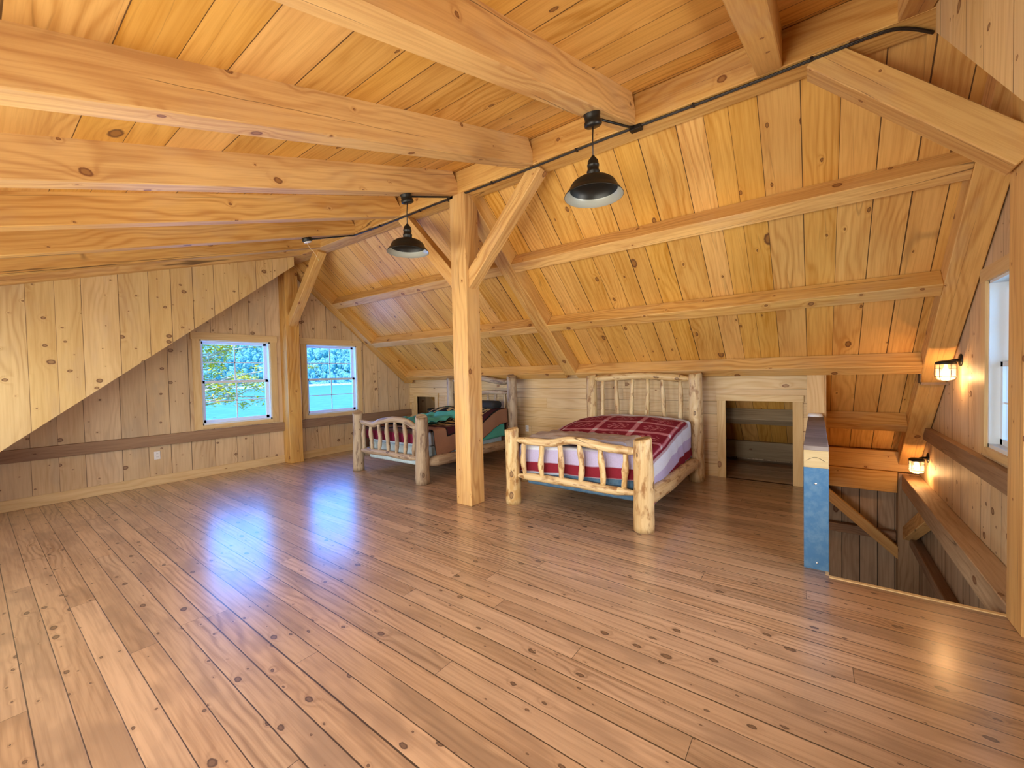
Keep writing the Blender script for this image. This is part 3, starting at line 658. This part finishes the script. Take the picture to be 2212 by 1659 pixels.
# ------------------------------------------------------------------ beds
def bed(name, y0, y1, mat, label, foot_h, nsp, arch, archf, sr, second=False, seed=0):
    """y0 right side post centre, y1 left side; foot posts at x=3.75"""
    XF, XH = 3.76, 5.86; e = empty(name, ((XF+XH)/2, (y0+y1)/2, 0), label=label, cat='bed'); c = e.location.copy()
    R = lambda p: V(p)-c
    rr = random.Random(seed)
    def post(nm, x, y, h, r):
        pts = [R((x+.006*math.sin(t*5+seed), y+.006*math.cos(t*4+seed), h*t)) for t in [i/16 for i in range(17)]]
        rad = [r*(1.12-.16*i/16) for i in range(17)]; rad[0] *= .97; pts.insert(16, R((x, y, h-.012))); rad.insert(16, rad[15])
        rad[-1] *= .90
        return tube(nm, pts, rad, mat, e, 20, wob=.09, seed=seed+x+y)
    post('foot_post', XF, y0, foot_h, .088); post('foot_post', XF, y1, foot_h, .080)
    post('head_post', XH, y0, 1.452, .088); post('head_post', XH, y1, 1.452, .080)
    def rail(nm, x, pts, r, dx=0):
        P = spline([(x+dx, y, z) for y, z in pts], 5); n = len(P)
        rad = [r*(.45+.55*min(1, min(i, n-1-i)/3)) for i in range(n)]
        return tube(nm, [R(p) for p in P], rad, mat, e, 16, wob=.13, seed=seed+x)
    W = y1-y0
    fr = rail('foot_rail', XF-.0, [(y0+W*t, z) for t, z in archf], sr)
    rail('lower_foot_rail', XF, [(y0+W*t, z) for t, z in ((.03, .345), (.25, .335), (.5, .345), (.75, .34), (.97, .335))], sr)
    def spindle(x, y, za, zb, r=.032):
        k = rr.random()*6; n = 9
        pts = [R((x+.006*math.sin(k+i*.9), y+.012*math.sin(k*2+i*.55), za+(zb-za)*i/(n-1))) for i in range(n)]
        rad = [r*(.72+.28*math.sin(math.pi*i/(n-1)))*(1+.1*math.sin(k+i*1.7)) for i in range(n)]
        tube('spindle', pts, rad, mat, e, 12, wob=.12, seed=seed+y*3)
    def zat(tbl, t):
        for (a, za), (b, zb) in zip(tbl[:-1], tbl[1:]):
            if a <= t <= b: return za+(zb-za)*(t-a)/(b-a)
        return tbl[-1][1]
    for i in range(nsp):
        t = (i+.75)/(nsp+.45) if not second else (i+.8)/(nsp+.6); spindle(XF, y0+W*t, .345, zat(archf, t)-.005)
    rail('head_rail', XH, [(y0+W*t, z) for t, z in arch], .052)
    if second:
        rail('head_rail', XH, [(y0+W*t, z) for t, z in ((.03, 1.15), (.3, 1.165), (.6, 1.135), (.97, 1.15))], .036)
        rail('head_rail', XH, [(y0+W*t, z) for t, z in ((.03, .45), (.5, .46), (.97, .45))], .04)
        for i in range(7): spindle(XH, y0+W*(i+.8)/7.6, .46, 1.14)
    else:
        rail('head_rail', XH, [(y0+W*t, z) for t, z in ((.03, .45), (.5, .46), (.97, .45))], .04)
        for i in range(6): spindle(XH, y0+W*(i+.9)/6.75, .46, zat(arch, (i+.9)/6.75)-.01, .034)
    for y, s in ((y0, 1), (y1, 2)):
        P = [(XF+.03+(XH-XF-.06)*i/10, y+.004*math.sin(i+seed), .27+.006*math.sin(i*1.3)) for i in range(11)]
        rad = [.048+.03*(1 if 0 < i < 10 else -.4) for i in range(11)]
        tube('side_rail', [R(p) for p in P], rad, mat, e, 16, wob=.08, seed=seed+s)
    return e
A1 = ((.02, .737), (.13, .742), (.25, .752), (.36, .775), (.46, .792), (.54, .782), (.66, .742), (.82, .738), (.98, .745))
H1a = ((.03, 1.375), (.2, 1.395), (.38, 1.42), (.52, 1.425), (.68, 1.415), (.85, 1.40), (.97, 1.395))
bed('log_bed', 1.30, 2.82, M['log'], 'peeled log bed nearer the camera with burgundy and white cover', .868, 6, H1a, A1, .043, seed=1)
A2 = ((.02, .76), (.1, .79), (.2, .845), (.35, .868), (.46, .855), (.6, .82), (.72, .765), (.84, .775), (.97, .805))
H2a = ((.03, 1.36), (.15, 1.355), (.3, 1.39), (.5, 1.43), (.7, 1.40), (.97, 1.38))
bed('log_bed', 4.38, 5.92, M['log_grey'], 'greyish log bed by the far gable with the wildlife quilt', .935, 7, H2a, A2, .045, True, seed=5)

def softbox(name, x0, x1, y0, y1, z0, z1, mat, r=.05, parent=None):
    bm = bmesh.new(); bmesh.ops.create_cube(bm, size=1)
    for v in bm.verts: v.co = V(((x0+x1)/2+v.co.x*(x1-x0), (y0+y1)/2+v.co.y*(y1-y0), (z0+z1)/2+v.co.z*(z1-z0)))
    bmesh.ops.bevel(bm, geom=list(bm.edges), offset=r, segments=4, affect='EDGES', profile=.5)
    for f in bm.faces: f.smooth = True
    me = bpy.data.meshes.new(name); bm.to_mesh(me); bm.free(); return link(name, me, mat, parent)

def drape(name, rect, top, size, center, color, mat, res=.02, rx=.0, thick=.012, bumpf=None, minz=.12, rot=0, wrinkle=.006, parent=None, out=.012, dropf=None):
    """cloth laid on box top rect=(x0,x1,y0,y1) at height top(x,y); cloth size (lx, ly) centred at center in unfolded plane.
    color(u,v) with u,v metres from the cloth's low-x, low-y corner"""
    x0, x1, y0, y1 = rect; lx, ly = size; nx, ny = int(lx/res)+1, int(ly/res)+1
    cr_, sr_ = math.cos(rot), math.sin(rot); verts = []; cols = []
    for i in range(nx):
        for j in range(ny):
            u, v = lx*i/(nx-1), ly*j/(ny-1); a, b = u-lx/2, v-ly/2
            X = center[0]+a*cr_-b*sr_; Y = center[1]+a*sr_+b*cr_
            dx = (x0-X) if X < x0 else (X-x1 if X > x1 else 0); dy = (y0-Y) if Y < y0 else (Y-y1 if Y > y1 else 0)
            cx, cy = min(max(X, x0), x1), min(max(Y, y0), y1); z = top(cx, cy)
            # hanging part
            d = math.hypot(dx, dy)
            if d > 0:
                rr = .03; over = min(d, rr*1.57)/rr
                z -= rr*(1-math.cos(over)); hz = rr*math.sin(over)
                z -= max(0, d-rr*1.57)
                sx = -1 if X < x0 else (1 if X > x1 else 0); sy = -1 if Y < y0 else (1 if Y > y1 else 0)
                fold = 1+.0*mnoise.noise(V((X*3, Y*3, 0)))
                rip = .016*min(1, d*4)*math.sin((Y if dx > dy else X)*17+2*math.sin((X+Y)*5))
                nxn, nyn = (sx*dx/d, sy*dy/d)
                cx += nxn*(hz+out*min(1, d*3)+rip*.5); cy += nyn*(hz+out*min(1, d*3)+rip*.5)
            z += wrinkle*(mnoise.noise(V((X*4, Y*4, 1)))+.5*mnoise.noise(V((X*11, Y*11, 2))))+(bumpf(X, Y) if bumpf and d == 0 else 0)
            verts.append(V((cx, cy, max(z, minz)))); cols.append(color(u, v))
    faces = []
    for i in range(nx-1):
        for j in range(ny-1):
            a = i*ny+j; faces.append((a, a+ny, a+ny+1, a+1))
    o_ = sum(verts, V())/len(verts); o_.z = min(v.z for v in verts)
    me = bpy.data.meshes.new(name); me.from_pydata([v-o_ for v in verts], [], faces)
    ca = me.color_attributes.new('Col', 'FLOAT_COLOR', 'POINT')
    for k, c in enumerate(cols): ca.data[k].color = (*c, 1)
    for p in me.polygons: p.use_smooth = True
    ob = link(name, me, mat, parent, o_)
    s = ob.modifiers.new('thickness', 'SOLIDIFY'); s.thickness = thick; s.offset = 1
    return ob

# --- near bed: box spring, mattress, covers
M['navy'] = plain('navy_ticking', (.05, .12, .22), .8, col2=(.09, .18, .28), nscale=18)
M['royal'] = plain('royal_blue_sheet', (.03, .07, .35), .8)
M['mattress'] = plain('white_mattress', (.62, .72, .88), .85, noise_amt=.12, nscale=10)
softbox('box_spring', 3.87, 5.70, 1.43, 2.70, .22, .43, M['navy'], .03); tag(bpy.data.objects['box_spring'], 'navy blue patterned box spring low in the near log bed', 'box spring')
softbox('mattress', 3.88, 5.70, 1.41, 2.72, .43, .665, M['mattress'], .05); tag(bpy.data.objects['mattress'], 'pale blue-white mattress under the burgundy cover of the near bed', 'mattress')
BUR = (.21, .012, .03); BUR2 = (.26, .022, .04); WHT = (.76, .82, .96); LAV = (.56, .52, .80); PNK = (.55, .24, .27); MAU = (.50, .36, .40)
def hash2(i, j): return (math.sin(i*12.9898+j*78.233)*43758.5453) % 1
def throw_col(u, v, lx=2.34, ly=2.32):
    e = min(u, lx-u, v, ly-v)
    if e < .012: return (.6, .5, .62)
    if e < .12: return BUR2
    if e < .26: return LAV
    if e < .40: return WHT
    if e < .44: return MAU
    if e < .47: return BUR
    # field with squares
    fu, fv = (u-.47), (v-.47); wu, wv = lx-.94, ly-.94; nu, nv = 4, 3
    cu, cv = fu/wu*nu, fv/wv*nv; a, b = cu % 1, cv % 1
    du, dv = min(a, 1-a)*wu/nu, min(b, 1-b)*wv/nv
    if du < .03 and dv < .03: return (.66, .58, .62)
    if du < .03 or dv < .03:
        return PNK if int((u+v)*60) % 2 else (.48, .16, .2)
    r = math.hypot((a-.5), (b-.5)*1.0)
    mot = math.sin(a*38)*math.sin(b*31+3*math.sin(a*9))
    if r < .3 and mot > .25: return (.50, .17, .2)
    return BUR
def top1(x, y):
    t = min(max((x-4.1)/1.35, 0), 1); y_ = (y-2.05)/.7
    return .674+.19*t*t*(3-2*t)*(1-.30*min(1, abs(y_))**3)
q1 = drape('throw_blanket', (3.885, 5.70, 1.375, 2.755), top1, (2.34, 2.32), (4.77, 2.02), throw_col, M['cloth'], res=.012, rot=.05, thick=.010, out=.014, wrinkle=.010)
tag(q1, 'burgundy, white and lavender throw blanket with squares on the near bed', 'blanket')
M['sheet'] = plain('white_sheet', (.66, .74, .86), .9, noise_amt=.1, nscale=12)
sh = drape('bed_sheet', (3.88, 5.70, 1.40, 2.73), lambda x, y: .667, (1.95, 1.90), (4.585, 1.90), lambda u, v: (.62, .72, .9), M['cloth'], res=.03, rot=.08, thick=.004, wrinkle=.0, out=.004)
tag(sh, 'pale white sheet hanging below the throw blanket on the near bed', 'sheet')
def gcol(u, v):
    if v > 1.18-.0 and False: return (0, 0, 0)
    if u < .05 or v > 1.20: return (.42, .44, .58)
    return (.44, .355, .30) if mnoise.noise(V((u*5, v*5, 3))) > 0 else (.38, .305, .26)
g1 = drape('folded_blanket', (3.96, 4.42, 1.58, 2.66), lambda x, y: .765, (.60, 1.26), (4.19, 2.12), gcol, M['cloth'], res=.02, rot=.05, thick=.022, wrinkle=.025)
tag(g1, 'folded grey-brown fleece blanket across the foot of the near bed', 'blanket')
ry = drape('royal_sheet', (4.6, 5.72, 1.395, 1.6), lambda x, y: .60, (1.15, .32), (5.17, 1.33), lambda u, v: (.03, .07, .36), M['cloth'], res=.03, thick=.004, wrinkle=0, out=.02)
tag(ry, 'royal blue sheet edge showing at the head side of the near bed', 'sheet')
# --- far bed
M['skirt'] = plain('pale_blue_skirt', (.52, .66, .74), .85, noise_amt=.15, nscale=8)
softbox('box_spring', 3.87, 5.70, 4.50, 5.80, .20, .47, M['skirt'], .03); tag(bpy.data.objects['box_spring.001'], 'pale blue-white box spring low in the far log bed', 'box spring')
softbox('mattress', 3.88, 5.70, 4.48, 5.82, .47, .70, M['mattress'], .05); tag(bpy.data.objects['mattress.001'], 'mattress of the far log bed under the quilt', 'mattress')
rb = drape('red_blanket', (3.878, 5.0, 4.49, 5.81), lambda x, y: .705, (.75, 1.40), (4.05, 5.15), lambda u, v: (.20, .015, .05) if u < .13 else (.10, .055, .045), M['cloth'], res=.025, thick=.004, wrinkle=0, out=.004)
tag(rb, 'dark red blanket edge hanging at the foot of the far bed', 'blanket')
TAN = (.30, .15, .09); DKR = (.055, .012, .016); CRM = (.56, .42, .19); BLK = (.010, .010, .012); GRN = (.02, .10, .065)
def ell(x, y, cx, cy, rx_, ry_): return ((x-cx)/rx_)**2+((y-cy)/ry_)**2 < 1
def quilt_col(u, v, lx=2.50, ly=2.20):
    e = min(u, lx-u, v, ly-v)
    if e < .012: return BLK
    if e < .25: return TAN
    if e < .265: return BLK
    if e < .39: return DKR
    if e < .405: return CRM
    # rows of animals and firs, rows run across the bed (v) and stacked along u
    fu, fv = u-.405, v-.405; row = int(fu/.30); a = (fu % .30)/.30
    cw = .34; k = int((fv+row*.17)/cw); b = ((fv+row*.17) % cw)/cw
    if a < .05 or a > .95: return BLK
    odd = (row+k) % 2
    if odd:   # fir tree green/black on cream
        h = a; tiers = (h*4) % 1; wdt = (.42*(1-h)+.10)*(.55+.6*(1-tiers))
        if .08 < h < .93 and abs(b-.5) < wdt: return GRN if row % 2 == 0 else BLK
        return CRM
    # bear-like walking animal, cream on black
    x, y = b, a
    if ell(x, y, .52, .55, .28, .17) or ell(x, y, .22, .58, .12, .11) or ell(x, y, .15, .53, .07, .05) or ell(x, y, .74, .62, .12, .13): return CRM
    if y < .5 and y > .14 and (abs(x-.33) < .045 or abs(x-.45) < .04 or abs(x-.66) < .045 or abs(x-.77) < .045): return CRM
    return BLK if y > .12 else DKR
def top2(x, y):
    t = max(0, (x-5.0)/.6); return .712+.17*math.sin(min(t, 1)*math.pi*.5)
q2 = drape('wildlife_quilt', (3.89, 5.72, 4.44, 5.86), top2, (2.50, 2.20), (5.17, 5.24), quilt_col, M['cloth'], res=.012, rot=.09, thick=.010, wrinkle=.012, out=.016)
tag(q2, 'tan bordered quilt patterned with firs and animals on the far bed', 'quilt')
ts = drape('teal_sheet', (3.87, 5.7, 4.43, 5.87), lambda x, y: top2(x, y)+.014, (1.10, 1.05), (4.60, 5.42), lambda u, v: (.10, .46, .38), M['cloth'], res=.022, rot=.25, thick=.006, wrinkle=.030,
           bumpf=lambda X, Y: .028+.03*abs(math.sin(X*9+3*math.sin(Y*5))))
tag(ts, 'crumpled teal sheet over the foot of the far bed', 'sheet')
t2 = drape('teal_sheet', (4.4, 5.72, 4.462, 5.0), lambda x, y: .70, (1.25, .50), (5.05, 4.40), lambda u, v: (.09, .42, .34), M['cloth'], res=.03, thick=.004, wrinkle=0, out=.006)
tag(t2, 'teal sheet edge hanging below the quilt near the head of the far bed', 'sheet')
M['blackcloth'] = plain('black_pillow_cloth', (.012, .012, .014), .8)
pl = softbox('pillow', 5.50, 5.77, 4.52, 5.05, .88, 1.02, M['blackcloth'], .06); tag(pl, 'black pillow against the headboard of the far bed', 'pillow')
pl.rotation_euler = (0, 0, 0)

# things in the attic behind the far hatch
bx_ = empty('storage_box', (6.75, 7.15, .30), label='dark grey box seen inside the small hatch by the far gable', cat='box')
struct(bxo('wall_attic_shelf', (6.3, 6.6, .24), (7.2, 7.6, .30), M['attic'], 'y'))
m = MB(); m.box((-.2, -.24, 0), (.2, .24, .38)); m.build('body', plain('grey_plastic', (.10, .11, .13), .5), bx_, bevel=.01)
m = MB(); m.box((-.215, -.255, .38), (.215, .255, .42)); m.build('lid', M['dark'], bx_, bevel=.008)

# ------------------------------------------------------------------ outdoors
m = MB(); m.quad([(-1500, 30, -9), (1500, 30, -9), (2500, 1500, -9), (-1500, 1500, -9)], [(0, 0)]*4); struct(m.build('ground_lake', M['lake']))
m = MB(); m.quad([(-300, -400, -3.2), (400, -400, -3.2), (400, 32, -9.2), (-300, 32, -9.2)], [(0, 0)]*4); struct(m.build('ground', M['ground']))
# far hillside
m = MB(); NX, NY = 90, 14
def hill(i, j):
    x = -700+i*30; t = j/(NY-1); y = 560+t*420+30*math.sin(i*.35); h = -9+(t**.8)*(105+22*math.sin(i*.21)+9*math.sin(i*.7))
    return (x, y, h)
for i in range(NX-1):
    for j in range(NY-1): m.quad([hill(i, j), hill(i+1, j), hill(i+1, j+1), hill(i, j+1)], [(0, 0)]*4, 0, True)
struct(m.build('ground_hillside', M['forest']))
m = MB()
for i in range(NX-1):
    a, b = hill(i, 0), hill(i+1, 0); m.quad([(a[0], a[1]-8, -9.1), (b[0], b[1]-8, -9.1), (b[0], b[1], -6.4), (a[0], a[1], -6.4)], [(0, 0)]*4)
struct(m.build('ground_shore', M['shore']))
rf = random.Random(3); tv, tf = [], []
ico = bmesh.new(); bmesh.ops.create_icosphere(ico, subdivisions=1, radius=1); iv = [v.co.copy() for v in ico.verts]; ifc = [[v.index for v in f.verts] for f in ico.faces]; ico.free()
for k in range(5200):
    s = rf.random()**.8; fi = rf.uniform(20, 88); t = s*(NY-1.01)*.72; p = V(hill(fi, t)); p.z += rf.uniform(2, 7)
    r = rf.uniform(3, 6.5); hh = r*rf.uniform(1.1, 2.0); b = len(tv)
    for v in iv: tv.append((p.x+v.x*r*(1+.3*(rf.random()-.5)), p.y+v.y*r, p.z+v.z*hh*(1+.3*(rf.random()-.5))))
    tf += [[q+b for q in f] for f in ifc]
me = bpy.data.meshes.new('forest_trees'); me.from_pydata(tv, [], tf)
ft = link('forest_trees', me, M['forest']); tag(ft, 'dense forest on the far shore of the lake', 'forest', kind='stuff')
# tree close outside the left window
tr = empty('leafy_tree', (2.6, 17.5, -5.5), label='tree with yellow-green leaves outside the window left of the gable post', cat='tree')
TO = V((2.6, 17.5, -5.5)); rt = random.Random(11)
tube('trunk', [V((2.6, 17.5, -5.5))-TO, V((2.7, 17.3, -2))-TO, V((2.9, 17.1, 1.5))-TO, V((3.1, 17, 5))-TO], [.28, .22, .16, .08], M['bark'], tr, 12)
tips = []; m = MB()
for k in range(25):
    z0 = rt.uniform(-.6, 3.2); a = V((2.85, 17.1, z0)); L = rt.uniform(2.2, 5.2); an = rt.uniform(-.9, .35); up = rt.uniform(-.05, .38)
    P = [a]
    for s in range(1, 8): P.append(P[-1]+V((math.cos(an), math.sin(an), up+rt.uniform(-.28, .2)))*L/7)
    tube_mb(m, P, [.05-.006*i for i in range(8)], 6)
    for s in range(3, 8):
        for q in range(2):
            t = P[s]+V((rt.uniform(-.3, .3), rt.uniform(-.3, .3), rt.uniform(-.3, .35))); tube_mb(m, [P[s], t], [.014, .005], 5); tips.append(t)
m2 = MB(); m2.v = [tuple(V(v)-TO) for v in m.v]; m2.f, m2.uv, m2.mi, m2.sm = m.f, m.uv, m.mi, m.sm; m2.build('branches', M['bark'], tr)
m = MB()
for t in tips:
    for q in range(38):
        p = t+V((rt.gauss(0, .13), rt.gauss(0, .13), rt.gauss(0, .07)))-TO; a = V((rt.uniform(-1, 1), rt.uniform(-1, 1), rt.uniform(-.3, .3))).normalized(); b = a.cross(V((rt.uniform(-.5, .5), rt.uniform(-.5, .5), 1))).normalized(); s = rt.uniform(.03, .055)
        m.quad([p-a*s*1.5, p+b*s*.7, p+a*s*1.5, p-b*s*.7], [(0, 0)]*4)
fo = m.build('leaves', M['foliage'], tr, weld=False)
